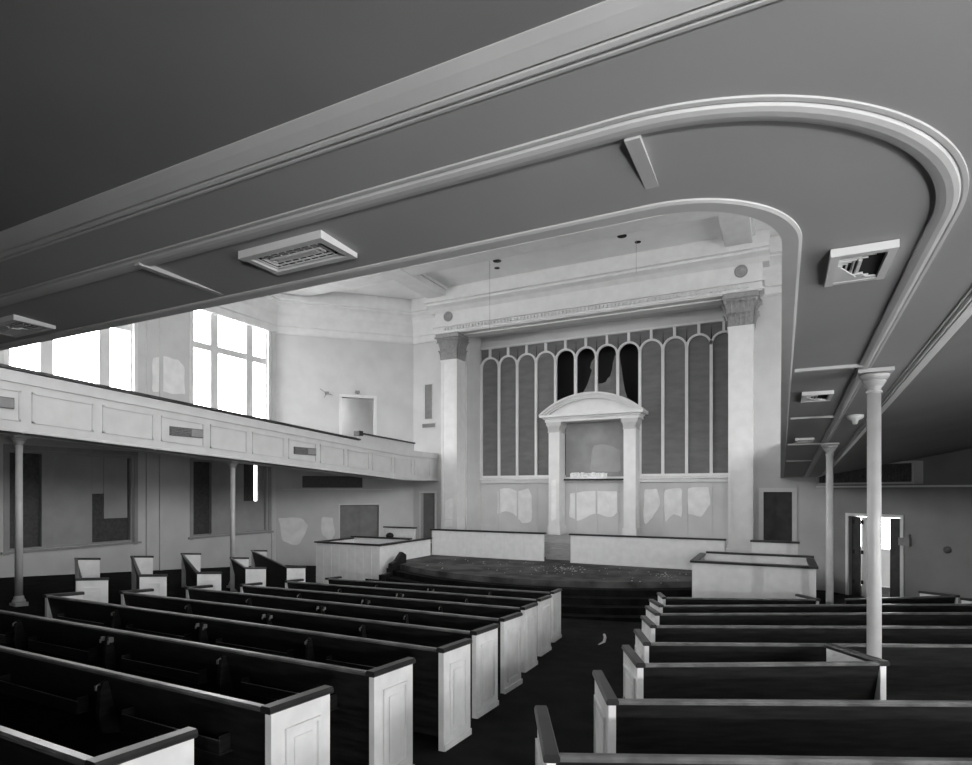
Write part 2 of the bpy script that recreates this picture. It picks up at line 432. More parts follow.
# raked gallery floor above (closes the gallery from the hall)
b = MB(); rows = []
for t in (0, .3, 1):
    row = []
    for (x0, y0), (x1, y1) in zip(upath(.06), out):
        x = x0+(x1-x0)*t; y = y0+(y1-y0)*t; dist = math.hypot(x-x0, y-y0)
        row.append((x, y, plane(y)+.35+.25*min(dist, 5)))
    rows.append(row)
for i in range(2): b.add(rows[i]+rows[i+1], [(j, j+1, no_+j+1, no_+j) for j in range(no_-1)])
struct(b, 'gallery_floor', M['carpet'])
# mouldings on the underside: rib over the columns and stepped girder edge
b = usolid([(.525, .01), (.525, -.014), (.54, -.018), (.56, -.022), (.585, -.022), (.604, -.016), (.610, -.004), (.617, -.009), (.634, -.007), (.638, .01)], None)
struct(b, 'trim_5', M['molding'])
b = usolid([(.92, .01), (.92, -.006), (.932, -.006), (.934, .03), (.944, .03), (.946, -.006), (.958, -.010), (.972, -.006), (.974, .03), (.984, .03), (.986, -.004), (1.0, .0), (1.04, .014), (1.075, .03), (1.075, .08)], None)
struct(b, 'trim_6', M['molding'])
b = MB(); b.box(-.525, -.465, 2.2, 2.72, plane(2.4)-.012, plane(2.4)+.02); b.box(-3.36, -3.31, 2.12, 2.74, plane(2.4)-.02, plane(2.4)+.02)
for v in (6.13, 8.82, 11.6, 14.5):
    for x0, x1 in ((.12, .66), (-13.7, -13.15)): b.box(x0, x1, v-.03, v+.03, plane(v)-.025, plane(v)+.02)
struct(b, 'trim_7', M['molding'])

# parapet
par = thing('gallery_parapet', 'long white panelled gallery front curving round the hall under a thin dark rail', 'balcony front', (-13.1, 12, plane(12)))
pb = usolid([(-.09, -.012), (-.092, .0), (-.085, .03), (-.05, .045), (-.05, 1.16), (.05, 1.16), (.05, .02), (.0, .02), (.0, -.008), (-.015, -.014)], None)
# ledge and moulding frames on the left arm
def fr(y0, y1, a, c, t=.035, x=-13.05):     # moulding frame on the left arm, z relative to plane
    for (ya, yb, za, zb) in ((y0, y1, a, a+t), (y0, y1, c-t, c), (y0, y0+t, a, c), (y1-t, y1, a, c)):
        pb.add([(x, ya, plane(ya)+za), (x+.022, ya, plane(ya)+za), (x+.022, yb, plane(yb)+za), (x, yb, plane(yb)+za),
                (x, ya, plane(ya)+zb), (x+.022, ya, plane(ya)+zb), (x+.022, yb, plane(yb)+zb), (x, yb, plane(yb)+zb)],
               [(3,2,1,0),(4,5,6,7),(0,1,5,4),(1,2,6,5),(2,3,7,6),(3,0,4,7)])
v = 3.55
while v < 20.9: fr(v, v+1.15, .2, .8); v += 1.335
for z_ in (.93,):
    for ya, yb in ((3.4, 18.8), (18.8, 21.35)):
        pb.add([(-13.05, ya, plane(ya)+z_), (-13.01, ya, plane(ya)+z_), (-13.01, yb, plane(yb)+z_), (-13.05, yb, plane(yb)+z_),
                (-13.05, ya, plane(ya)+z_+.05), (-13.01, ya, plane(ya)+z_+.05), (-13.01, yb, plane(yb)+z_+.05), (-13.05, yb, plane(yb)+z_+.05)],
               [(3,2,1,0),(4,5,6,7),(0,1,5,4),(1,2,6,5),(2,3,7,6),(3,0,4,7)])
pb.build('parapet_panelling', M['parapet'], par)
def capseg(b, y0, y1, z0, z1, x0=-13.19, x1=-13.0, t=.05):
    b.add([(x0,y0,z0),(x1,y0,z0),(x1,y1,z1),(x0,y1,z1),(x0,y0,z0+t),(x1,y0,z0+t),(x1,y1,z1+t),(x0,y1,z1+t)],
          [(3,2,1,0),(4,5,6,7),(0,1,5,4),(1,2,6,5),(2,3,7,6),(3,0,4,7)])
b = MB(); capseg(b, 2.8, 16.2, plane(2.8)+1.18, plane(16.2)+1.18); capseg(b, 16.12, 19.6, 1.97, 1.86)
b.box(-13.21, -12.98, 16.08, 16.3, 1.9, 2.07)
b.build('cap_rail', M['rail'], par)
b = MB(); b.prism([(16.2, plane(16.2)+1.0), (16.2, 1.98), (19.6, 1.87), (19.6, plane(19.6)+1.0)], -13.14, -13.06, 'x')
b.build('raised_end_panel', M['parapet'], par)
for y0, y1 in ((5.0, 5.92), (9.1, 10.0), (13.1, 14.02)):
    b = MB(); zc = plane((y0+y1)/2)+.5
    b.box(-13.05, -13.01, y0, y1, zc-.11, zc+.11); vo = b.build('air_vent', M['darkgrille'], par)
    b = MB(); b.box(-13.02, -12.995, y0+.55, y1-.02, zc-.09, zc+.09)
    for k in range(5): b.box(-13.02, -13.0, y0+.02, y0+.55, zc-.09+k*.04, zc-.08+k*.04)
    sub(b, 'vent_louvre', M['grille'], vo, par)

# ------------------------------------------------------------------ gallery columns
def column(u, v, label, k=.83):
    zt = plane(v); zb = fz(v, u)
    r = thing('gallery_column', label, 'column', (u, v, zb), 'slim columns carrying the gallery')
    b = MB(); b.lathe(u, v, [(.072*k, zb+.2), (.066*k, zt-.2)], 28); b.build('shaft', M['column'], r)
    b = MB()
    for sec in ([(.066, zt-.215), (.078, zt-.212), (.078, zt-.195), (.066, zt-.19)], [(.066, zt-.19), (.068, zt-.165), (.09, zt-.145), (.1, zt-.13), (.1, zt-.122)], [(.112, zt-.12), (.114, zt-.108)], [(.116, zt-.1), (.138, zt-.075), (.146, zt-.055), (.146, zt-.048), (.12, zt-.044)]):
        b.lathe(u, v, [(r_*k, z_) for r_, z_ in sec], 32)
    b.lathe(u, v, [(.09*k, zt-.15), (.11*k, zt-.11), (.112*k, zt-.09)], 32)
    b.box(u-.165*k, u+.165*k, v-.165*k, v+.165*k, zt-.04, zt-.005)
    b.build('capital', M['column'], r)
    b = MB(); b.box(u-.12, u+.12, v-.12, v+.12, zb-.02, zb+.07); b.lathe(u, v, [(.11, zb+.07), (.115, zb+.1), (.1, zb+.13), (.085, zb+.15), (.09, zb+.18), (.072, zb+.2)], 28)
    b.build('base', M['column'], r)
column(.77, 6.38, 'slim white column with ringed capital, nearest, beside the short pew at right')
column(.76, 11.6, 'slim white column farther back at right, before the open doorway')
column(-13.8, 6.35, 'slim grey column in shade under the gallery, at far left before the boarded window', .95)
column(-13.75, 11.5, 'slim grey column under the gallery, in front of the slit-lit lower window', .95)

# ------------------------------------------------------------------ soffit lights
def louvre(u, v, w_, d_, label, rot=False, broken=False):
    z = plane(v); r = thing('soffit_light', label, 'light fixture', (u, v, z), 'louvred lights in the gallery soffit')
    x0, x1, y0, y1 = u-w_/2, u+w_/2, v-d_/2, v+d_/2; fw = .045; 
    b = MB()
    for a0, a1, c0, c1 in ((x0, x1, y0, y0+fw), (x0, x1, y1-fw, y1), (x0, x0+fw, y0, y1), (x1-fw, x1, y0, y1)):
        b.box(a0, a1, c0, c1, z-.035, z+.01)
    b.build('frame', M['trim'], r)
    b = MB(); b.box(x0+fw, x1-fw, y0+fw, y1-fw, z-.012, z+.02); b.build('backplate', M['black'], r)
    b = MB()
    for k in range(4):
        i_ = fw + .008 + k*.032
        for a0, a1, c0, c1 in ((x0+i_, x1-i_, y0+i_, y0+i_+.011), (x0+i_, x1-i_, y1-i_-.011, y1-i_), (x0+i_, x0+i_+.011, y0+i_, y1-i_), (x1-i_-.011, x1-i_, y0+i_, y1-i_)):
            if a1 > a0 and c1 > c0 and not (broken and a0 > u): b.box(a0, a1, c0, c1, z-.024, z-.012)
    n_ = 9
    for k in range(1, n_):
        x = x0+fw+(w_-2*fw)*k/n_
        b.box(x-.002, x+.002, y0+fw, y1-fw, z-.02, z-.012) if not (broken and x > u) else None
    if broken:
        b.prism([(x0+fw, y1-fw), (x0+fw, y0+.17), (u-.03, y1-.16), (u, y1-.10), (u+.03, y1-.13), (u+.05, y1-.08), (x1-fw, y1-.07), (x1-fw, y1-fw)], z-.03, z-.018)
        for k in range(6): b.box(x0+fw, u+.02-.02*k, y0+.06+.025*k, y0+.07+.025*k, z-.03, z-.015)
    b.build('louvre', M['trim'], r)
louvre(-2.39, 2.43, .60, .29, 'white framed louvred light over the left of the hall, whole and largest in view')
louvre(.385, 3.78, .30, .50, 'damaged louvred light with torn grid, right soffit, nearest the curved corner', broken=True)
louvre(.36, 7.4, .30, .55, 'louvred light beyond the nearest white column, middle of the right soffit', broken=True)
louvre(.36, 11.05, .28, .50, 'small louvred light in right soffit near the far white column')
louvre(-5.45, 2.48, .60, .29, 'dark louvred light cut by the left edge of the photo', broken=True)
z = plane(8.84)
b = MB(); b.lathe(.86, 8.84, [(.02, z-.12), (.03, z-.11), (.04, z-.07), (.09, z-.045), (.10, z-.02), (.10, z+.0)], 20)
tag(b.build('lamp_socket', M['trim'], None, (.86, 8.84, z)), 'small white bare lamp socket under the right gallery between the two columns', 'lamp socket')

# ------------------------------------------------------------------ pews
def pew(pL, pR, depth, label, group, capL=True, capR=True, racks=True, H=.9, ref=None, dL=None, dR=None, skL=0):
    L = math.hypot(pR[0]-pL[0], pR[1]-pL[1]); d = ((pR[0]-pL[0])/L, (pR[1]-pL[1])/L); nn = (-d[1], d[0])
    mid = ((pL[0]+pR[0])/2 + nn[0]*.3, (pL[1]+pR[1])/2 + nn[1]*.3)
    zr = fz((ref or pR)[1]); r = thing('pew', label, 'pew', (mid[0], mid[1], zr), group)
    def xf(x, y, z):
        u = pL[0]+d[0]*x+nn[0]*y; v = pL[1]+d[1]*x+nn[1]*y
        return (u, v, z + zr - .07*y)
    T = .052
    b = MB(xf)
    b.prism([(0.0, H-.03), (.03, H-.03), (.13, .46), (.13, .08), (.10, .08), (.10, .44)], T, L-T, 'x')
    back = b.build('back', M['darkwood'], r)
    b = MB(xf); b.prism([(-.012, H-.035), (-.015, H-.018), (-.004, H-.008), (.035, H-.008), (.045, H-.018), (.04, H-.035)], T, L-T, 'x'); b.build('top_rail', M['toprail'], r)
    b = MB(xf); b.prism([(.10, .43), (depth-.1, .45), (depth-.06, .44), (depth-.05, .42), (depth-.06, .40), (.10, .39)], T, L-T, 'x')
    b.box(T, L-T, depth-.16, depth-.14, .05, .40)
    b.build('seat', M['darkwood'], r)
    for x0, side, on in ((0, -1, capL), (L-T, 1, capR)):
        if not on: continue
        full_ = depth; depth = (dL if side < 0 else dR) or full_
        xfp = (lambda x, y, z: xf(x + skL*y, y, z)) if side < 0 else xf
        b = MB(xfp); b.box(x0, x0+T, 0, depth, 0, H-.038)
        for xf_, s_ in (((x0 if side < 0 else x0+T), side), ):
            xa, xb = (xf_-.016, xf_) if s_ < 0 else (xf_, xf_+.016)
            for y0, y1, z0, z1 in ((.10, depth-.10, .12, .145), (.10, depth-.10, H-.175, H-.15), (.10, .125, .12, H-.15), (depth-.125, depth-.10, .12, H-.15)):
                b.box(xa, xb, y0, y1, z0, z1)
            b.box(xa+.004, xb-.004, .17, depth-.17, .19, H-.22)
            b.box(xa, xb, 0, depth, 0, .06)
        e = b.build('end_panel', M['white'], r)
        b = MB(xfp); b.prism([(x0-.008, H-.038), (x0-.014, H-.03), (x0-.014, H-.012), (x0-.005, H+.004), (x0+T+.005, H+.004), (x0+T+.014, H-.012), (x0+T+.014, H-.03), (x0+T+.008, H-.038)], -.02, depth+.015, 'y')
        sub(b, 'cap', M['rail'], e, r); depth = full_
    if racks:
        for fx, kind in ((.25, 0), (.5, 1), (.75, 0)):
            x = L*fx
            b = MB(xf); b.prism([(-.02, H-.08), (-.035, H-.12), (-.05, H-.3), (-.03, H-.42), (.1, H-.45), (.04, H-.06)], x-.02, x+.02, 'x')
            dv = b.build('divider', M['darkwood'], r)
            b = MB(xf)
            if kind:
                for dx in (-.06, .06):
                    b = MB(xf)
                    b.tube([(x+dx, -.02, H-.10), (x+dx, -.045, H-.11), (x+dx, -.048, H-.14)], .009, 6)
                    b.box(x+dx-.009, x+dx+.009, -.045, .0, H-.125, H-.08); sub(b, 'cup_holder', M['metal'], dv, r)
            else:
                b.tube([(x, -.03, H-.09), (x, -.06, H-.10), (x, -.06, H-.13)], .01, 6); sub(b, 'cup_holder', M['toprail'], dv, r)
        for a0, a1 in ((.06, .22), (.29, .46), (.54, .71), (.79, .94)):
            x0, x1 = L*a0, L*a1
            b = MB(xf); b.box(x0, x1, -.045, -.037, H-.33, H-.25); b.box(x0, x1, -.045, .06, H-.34, H-.33)
            b.box(x0, x0+.01, -.045, .04, H-.33, H-.22); b.box(x1-.01, x1, -.045, .04, H-.33, H-.22)
            bk = b.build('book_rack', M['darkwood'], r)
            b = MB(xf); b.box(x0, x1, -.047, -.035, H-.25, H-.245); sub(b, 'rack_lip', M['toprail'], bk, r)
    return r
cen = [((-8.80, 1.45), (-2.63, 1.48)), ((-8.78, 2.38), (-2.61, 2.41)), ((-8.74, 3.30), (-2.64, 3.39)), ((-8.70, 4.30), (-2.66, 4.39)),
       ((-8.49, 5.17), (-2.81, 5.33)), ((-8.41, 6.14), (-2.96, 6.33)), ((-8.30, 7.09), (-3.17, 7.45)), ((-8.35, 8.16), (-3.37, 8.56)), ((-8.33, 9.26), (-3.60, 9.78))]
ordn = ['nearest pew', 'second pew from the camera', 'third pew from the camera', 'fourth pew from the camera', 'middle, fifth pew from the camera', 'fourth pew from the stage', 'third pew from the stage', 'second pew from the stage', 'pew closest to the stage']
for i, (a, c) in enumerate(cen):
    pew(a, (c[0]+(.04 if i < 4 else .02), c[1]), (.46, .49, .51, .51, .55, .57, .57, .6, .6)[i], 'dark pew with white ends, %s, centre block' % ordn[i], 'pews of the centre block', dL=.45)
rig = [((-.94, 2.61), (.79, 3.42)), ((-.93, 3.69), (1.08, 4.66)), ((-1.0, 4.86), (.70, 5.77)), ((-1.15, 5.87), (1.67, 7.2)),
       ((-1.31, 7.04), (2.0, 8.66)), ((-1.47, 8.19), (2.35, 10.18)), ((-1.6, 9.19), (2.65, 11.47)), ((-1.77, 10.45), (.60, 11.45))]
ordr = ['nearest pew at the bottom edge', 'second pew from the camera', 'short third pew, ending at the near column', 'fourth pew from the camera', 'fifth pew from the camera', 'sixth pew from the camera', 'seventh pew from the camera', 'short, nearest the stage, ending at the far column']
for i, (a, c) in enumerate(rig):
    L = math.hypot(c[0]-a[0], c[1]-a[1]); d = ((c[0]-a[0])/L, (c[1]-a[1])/L)
    full = i not in (2, 7)
    a = (a[0]-.05*d[0], a[1]-.05*d[1]); L += .05
    L2 = 5.4 if full else L + (.1 if i == 2 else 0)
    pew(a, (a[0]+d[0]*L2, a[1]+d[1]*L2), .74, 'dark white-ended pew, %s, right block' % ordr[i], 'pews of the right block', racks=False, ref=a, skL=(0, .05)[i] if i < 2 else .105)
pew((.98, 11.75), (2.82, 13.0), .74, 'dark pew behind the far column reaching towards the open doorway at right', 'pews of the right block', capL=False, racks=False, ref=(0, 10.55))
lef = [((-13.81, 7.42), (-10.56, 5.69)), ((-13.89, 8.71), (-10.62, 6.81)), ((-14.12, 10.19), (-10.51, 7.93)), ((-13.09, 10.87), (-11.04, 9.59)), ((-14.69, 12.98), (-10.7, 10.52))]
ordl = ['nearest, leftmost pew', 'second pew from the left', 'middle pew', 'short pew ending at the column', 'pew closest to the stage']
for i, (a, c) in enumerate(lef):
    pew(a, c, .45, 'white-ended pew under the left gallery, %s of that block' % ordl[i], 'pews of the left side block', racks=False)

# ------------------------------------------------------------------ stage
st = thing('floor_platform', None, None, (CX0, 17, fz(16)), kind='structure')
SR, SCV, ang = 7.3, 21.0, math.radians(41)
def arc(R, n_=40, a_=ang): return [(CX0 + R*math.sin(-a_+2*a_*k/n_), SCV - R*math.cos(-a_+2*a_*k/n_)) for k in range(n_+1)]
a0 = arc(SR)
b = MB(); b.prism([(-13.4, a0[0][1])] + a0 + [(.4, a0[-1][1]), (.4, 21.38), (-1.36, 21.38), (-1.36, 22.68), (-11.64, 22.68), (-11.64, 21.38), (-13.4, 21.38)], -3.3, -2.25)
b.build('deck', M['stagecarpet'], st)
for k in range(1, 5):
    ao = arc(SR+.30*k, 40, math.radians(41-.6*k)); ai = arc(SR+.30*(k-1)-.02, 40, math.radians(41-.6*k))
    b = MB(); n_ = len(ao); z0, z1 = -3.3, -2.25-.155*k
    vs = [(x, y, z) for z in (z0, z1) for lst in (ao, ai) for x, y in lst]; fs = []
    for j in range(n_-1):
        fs += [(j, j+1, 2*n_+j+1, 2*n_+j), (2*n_+j, 2*n_+j+1, 3*n_+j+1, 3*n_+j), (n_+j+1, n_+j, 3*n_+j, 3*n_+j+1), (j+1, j, n_+j, n_+j+1)]
    fs += [(0, 2*n_, 3*n_, n_), (n_-1, 2*n_-1, 4*n_-1, 3*n_-1)]
    b.add(vs, fs)
    for j in range(n_-1):       # rounded nosing
        pass
    b.build('step', M['carpet'], st)
b = MB(); b.box(-10.9, -2.1, 18.6, 22.6, -2.25, -1.75); b.build('upper_tier', M['greywood'], st)
b = MB(); b.box(-6.85, -5.75, 18.3, 18.6, -2.25, -1.92); b.box(-6.85, -5.75, 18.0, 18.3, -2.25, -2.08); b.build('wooden_steps', M['greywood'], st)
# plaster crumbs on the stage
b = MB()
for k in range(150):
    x = random.gauss(-5.6, .35) if k < 60 else (random.uniform(-9.5, -2.3)); y = random.gauss(15.9, .35) if k < 60 else (random.gauss(-2.7, .3) + 18.6 if k < 90 else random.uniform(14.4, 17.0))
    if 60 <= k < 90: x = random.gauss(-2.75, .2); y = random.gauss(15.95, .25)
    r_ = random.uniform(.008, .03)
    a_ = random.uniform(0, 6); vs = [(x+r_*math.cos(a_+q*1.6)*random.uniform(.6, 1.2), y+r_*math.sin(a_+q*1.6)) for q in range(4)]
    b.prism(vs, -2.25, -2.25+.008)
tag(b.build('plaster_crumbs', M['flake']), 'scatter of pale plaster crumbs on the dark stage carpet', 'debris', kind='stuff')

def rail(u0, u1, v, z0, z1, label, npan, th=.08, capover=.04, group='low white choir rails'):
    r = thing('choir_rail', label, 'low rail', (u0, v, z0), group)
    b = MB(); b.box(u0, u1, v, v+th, z0, z1-.05)
    W_ = (u1-u0)/npan
    for k in range(npan):
        x0, x1 = u0+W_*k+.06, u0+W_*(k+1)-.06
        for a, c, e, g_ in ((x0, x1, z0+.12, z0+.14), (x0, x1, z1-.17, z1-.15), (x0, x0+.02, z0+.12, z1-.15), (x1-.02, x1, z0+.12, z1-.15)): b.box(a, c, v-.012, v, e, g_)
    b.box(u0, u1, v-.015, v, z0, z0+.08)
    b.build('panelling', M['railwhite'], r)
    b = MB(); b.box(u0-capover, u1+capover, v-capover, v+th+capover, z1-.05, z1); b.build('cap_rail', M['rail'], r)
    return r
rail(-10.9, -6.72, 17.45, -2.25, -1.34, 'long low white panelled rail with dark cap on the left half of the stage', 6)
rail(-5.83, -1.37, 17.45, -2.25, -1.34, 'long low white panelled rail with dark cap on the right half of the stage', 6)
rail(-12.85, -11.55, 17.35, -2.25, -1.30, 'short white rail with dark cap behind the left choir box', 2)
rail(-.68, .42, 17.35, -2.25, -1.34, 'short white rail with dark cap below the dark door right of the stage', 2)

def choirbox(sgn, label):
    U = (lambda u: u) if sgn > 0 else (lambda u: mir(u) + .28)
    bk = 16.35 if sgn > 0 else 17.35
    r = thing('choir_box', label, 'choir box', ((U(-1.84)+U(.69))/2, 15.3, fz(15)), 'white choir boxes beside the stage')
    b = MB(); b.box(U(-1.84), U(.69), 14.45, 14.53, -3.3, -1.69); b.box(U(-1.84), U(-1.76), 14.45, bk, -3.3, -1.69)
    for k in range(9):
        x = -1.84 + 2.53*k/8; b.box(U(x-.006), U(x+.006), 14.44, 14.45, -3.2, -1.72)
    b.build('front_panelling', M['railwhite'], r)
    b = MB(); b.box(U(-1.8), U(.69), 16.25, 16.33, -3.3, -1.64); b.box(U(.61), U(.69), 14.5, 16.3, -3.3, -1.69); b.build('back_panelling', M['railwhite'], r)
    b = MB(); b.box(U(-1.89), U(.74), 14.40, 14.57, -1.69, -1.64); b.box(U(-1.89), U(-1.73), 14.57, bk+.03, -1.69, -1.64); b.box(U(.57), U(.74), 14.57, 16.2, -1.69, -1.64)
    b.box(U(-1.73), U(.74), 16.21, 16.38, -1.64, -1.59); b.build('cap_rail', M['rail'], r)
choirbox(1, 'white boarded choir box with dark rail right of the curved stage')
choirbox(-1, 'white boarded choir box with dark rail left of the curved stage')
b = MB(); b.prism([(15.2, -3.3), (15.2, -2.0), (15.0, -1.9), (14.85, -2.02), (14.7, -2.15), (14.45, -2.2), (14.4, -2.45), (14.1, -2.5), (14.05, -3.3)], -10.55, -10.42, 'x')
tag(b.build('stair_cheek', M['darkwood'], None, (-10.48, 14.6, -3.2)), 'dark stepped side piece at the left end of the stage steps', 'stair side')

# ------------------------------------------------------------------ stage wall order
def pilaster(u0, u1, label):
    v0 = 20.7; zc = 5.36; r = thing('pilaster', label, 'pilaster', ((u0+u1)/2, v0+.3, -2.25), 'tall pilasters flanking the stage recess')
    b = MB(); b.box(u0, u1, v0, 21.4, -2.25, zc)
    for a, c, e, g_ in ((u0+.08, u1-.08, -1.2, -1.17), (u0+.08, u1-.08, zc-.12, zc-.09), (u0+.08, u0+.11, -1.2, zc-.09), (u1-.11, u1-.08, -1.2, zc-.09)): b.box(a, c, v0-.015, v0, e, g_)
    b.box(u0-.03, u1+.03, v0-.03, 21.4, zc-.06, zc)
    if u0 < -6:
        b.cur = 1; vs = [(x, v0-.004, z) for x, z in rough([(-12.3, -.42), (-11.9, -.28), (-11.9, -1.46), (-12.3, -1.47)], .03)]; b.add(vs, [tuple(range(len(vs)))])
    b.build('shaft', [M['trim'], M['patch']], r)
    b = MB(); b.box(u0-.06, u1+.06, v0-.06, 21.4, -2.25, -1.9); b.box(u0-.03, u1+.03, v0-.03, 21.4, -1.9, -1.8); b.build('base', M['trim'], r)
    # leafy capital
    b = MB(); z0, z1 = zc, 6.22; m_ = (u0+u1)/2
    vs = []; 
    for z, o in ((z0, .0), (z0+.55*(z1-z0), .03), (z1, .14)): vs += [(u0-o, v0-o, z), (u1+o, v0-o, z), (u1+o, 21.4, z), (u0-o, 21.4, z)]
    fs = []
    for j in (0, 4):
        for k in range(4): fs.append((j+k, j+(k+1) % 4, j+4+(k+1) % 4, j+4+k))
    b.add(vs, fs)
    def leaf(px, py, nx, ny, z, h, w_, out):
        tx, ty = -ny, nx; rows = []
        for t, o, ws in ((0, .01, 1), (.5, .05*out, 1.05), (.8, .10*out, .85), (1.0, .17*out, .6), (.92, .21*out, .4)):
            rows.append([(px+nx*o+tx*w_*s_*ws/2, py+ny*o+ty*w_*s_*ws/2, z+h*t) for s_ in (-1, -.4, .0, .4, 1)])
            rows[-1] = [(x+nx*(.02 if i == 2 else 0), y+ny*(.02 if i == 2 else 0), zz) for i, (x, y, zz) in enumerate(rows[-1])]
        vs = [p for r_ in rows for p in r_]; fs = [(i*5+j, i*5+j+1, (i+1)*5+j+1, (i+1)*5+j) for i in range(4) for j in range(4)]
        b.add(vs, fs)
    for row, (zz, h, cnt, out) in enumerate(((z0, .42, 5, .8), (z0+.36, .42, 4, 1.1))):
        for k in range(cnt):
            w_ = (u1-u0)/cnt
            leaf(u0+w_*(k+.5), v0-.01-.02*row, 0, -1, zz, h, w_*.92, out)
        for k in range(4):
            w_ = .68/4
            leaf(u1+.01+.02*row, v0+w_*(k+.5), 1, 0, zz, h, w_*.92, out); leaf(u0-.01-.02*row, v0+w_*(k+.5), -1, 0, zz, h, w_*.92, out)
    for cx_ in (u0-.06, u1+.06): b.lathe(cx_, v0-.06, [(.05, z1-.16), (.08, z1-.1), (.08, z1-.04), (.04, z1)], 12)
    b.box(u0-.2, u1+.2, v0-.2, 21.4, z1, z1+.07); b.box(u0-.16, u1+.16, v0-.16, 21.4, z1+.07, 6.40)
    b.build('capital', M['capital'], r)
pilaster(-12.48, -11.73, 'tall white pilaster with leafy capital left of the arched screen')
pilaster(-1.52, -.77, 'tall white pilaster with leafy capital right of the arched screen')
for u, lab in ((-12.1, 'round plaster rosette above the left pilaster'), (-1.13, 'round plaster rosette above the right pilaster')):
    b = MB(); z = 7.1
    ring = lambda R, y: [(u+R*math.cos(2*PI*k/32), y, z+R*math.sin(2*PI*k/32)) for k in range(32)]
    prof = [(.2, 20.65), (.2, 20.6), (.17, 20.58), (.14, 20.62), (.11, 20.62), (.09, 20.59), (.06, 20.6), (.03, 20.57), (.004, 20.57)]
    vs = [p for R, y in prof for p in ring(R, y)]; fs = [(i*32+k, i*32+(k+1) % 32, (i+1)*32+(k+1) % 32, (i+1)*32+k) for i in range(len(prof)-1) for k in range(32)]
    b.add(vs, fs, True); tag(b.build('rosette', M['capital'], None, (u, 20.65, z)), lab, 'rosette')

# arched screen
scr = thing('arched_screen', 'wide screen of twelve tall round arches filled with grey cloth above the stage', 'screen', (CX0, 22.7, .5))
U0, U1, NC = -11.62, -1.38, 12; CW = (U1-U0)/NC; ZA = 5.31; ZT = 6.12; ZB = .63
b = MB(); VF, VB = 22.62, 22.74
for k in range(NC):
    cx_ = U0+CW*(k+.5); ro, ri = CW/2+.02, CW/2-.055; n_ = 16
    vs = []; fs = []
    for y in (VF, VB):
        for R in (ro, ri):
            for j in range(n_+1): a = PI*j/n_; vs.append((cx_+R*math.cos(a), y, ZA+R*math.sin(a)))
    m_ = n_+1
    for j in range(n_): fs += [(j, j+1, m_+j+1, m_+j), (m_+j, m_+j+1, 3*m_+j+1, 3*m_+j), (2*m_+j+1, 2*m_+j, 3*m_+j, 3*m_+j+1), (j+1, j, 2*m_+j, 2*m_+j+1)]
    b.add(vs, fs)
    b.box(cx_-.05, cx_+.05, VF, VB, ZA+ro-.02, ZT)
for k in range(NC+1):
    x = U0+CW*k; b.box(x-.055, x+.055, VF, VB, ZB, ZA); b.prism([(x-.055, ZA), (x+.055, ZA), (x+.03, ZA+.17), (x-.03, ZA+.17)], VF, VB, 'y')
b.box(U0, U1, VF-.02, VB, ZT-.02, ZT+.06)
b.prism([(22.7, .3), (22.58, .32), (22.56, .42), (22.5, .45), (22.5, .5), (22.56, .54), (22.58, .63), (22.75, .63)], U0, U1, 'x')
b.build('frame', M['trim'], scr)
for k in range(NC):
    cx_ = U0+CW*(k+.5); x0, x1 = cx_-CW/2, cx_+CW/2; R = CW/2-.03
    arcp = [(cx_+R*math.cos(PI*j/16), ZA+R*math.sin(PI*j/16)) for j in range(17)]
    b = MB(); vs = [(x, 22.72, z) for x, z in arcp]+[(x1+(x0-x1)*j/16, 22.72, ZT) for j in range(17)]
    b.add(vs, [(j, j+1, 18+j, 17+j) for j in range(16)]); b.build('spandrel_cloth', M['cloth'], scr); b = MB()
    y = 22.72; full = k not in (4, 5, 6, 7)
    if full: b.add([(x, y, z) for x, z in [(x1, ZB), (x1, ZA)]+arcp[1:-1]+[(x0, ZA), (x0, ZB)]], [tuple(range(19))])
    else:
        S = {4: [(x0, .63), (x1, .63), (x1, 3.5), (x0, 3.5)],
             5: [(x0, .63), (x1, .63), (x1, 5.3), (x1-.1, 5.25), (x1-.22, 5.1), (x1-.28, 4.9), (x1-.2, 4.8), (x1-.3, 4.5), (x1-.36, 4.3), (x1-.45, 4.1), (x1-.58, 3.9), (x0, 3.6)],
             6: [(x0, .63), (x1, .63), (x1, 5.35), (x1-.12, 5.28), (x1-.2, 5.0), (x1-.24, 4.75), (x1-.32, 4.5), (x1-.42, 4.42), (x1-.5, 4.28), (x1-.66, 4.24), (x0, 4.25)],
             7: [(x0, .63), (x1, .63), (x1, 3.2), (x1-.2, 3.4), (x0+.36, 3.6), (x0+.26, 3.9), (x0+.19, 4.3), (x0+.15, 4.7), (x0+.09, 5.1), (x0+.04, 5.4), (x0, 5.35)]}[k]
        # torn cloth hangs a little out of plane
        b.add([(x, y-.03*math.sin(4*z+k), z) for x, z in S], [tuple(range(len(S)))])
    b.build('cloth_panel', M['cloth'], scr)
b = MB(); b.box(U0, U1, 23.7, 23.8, .3, 6.3); b.box(U0, U1, 22.95, 23.8, 6.15, 6.3); b.box(U0, U1, 22.95, 23.8, .3, .4); b.box(U0-.1, U0, 22.9, 23.8, .3, 6.3); b.box(U1, U1+.1, 22.9, 23.8, .3, 6.3)
b.build('organ_chamber', M['black'], scr)
# wainscot mouldings
b = MB()
for k in range(NC+1):
    x = U0+CW*k; b.box(x-.035, x+.035, 22.675, 22.7, -2.2, .3)
b.box(U0, U1, 22.66, 22.7, .12, .2)
struct(b, 'trim_8', M['wall'])

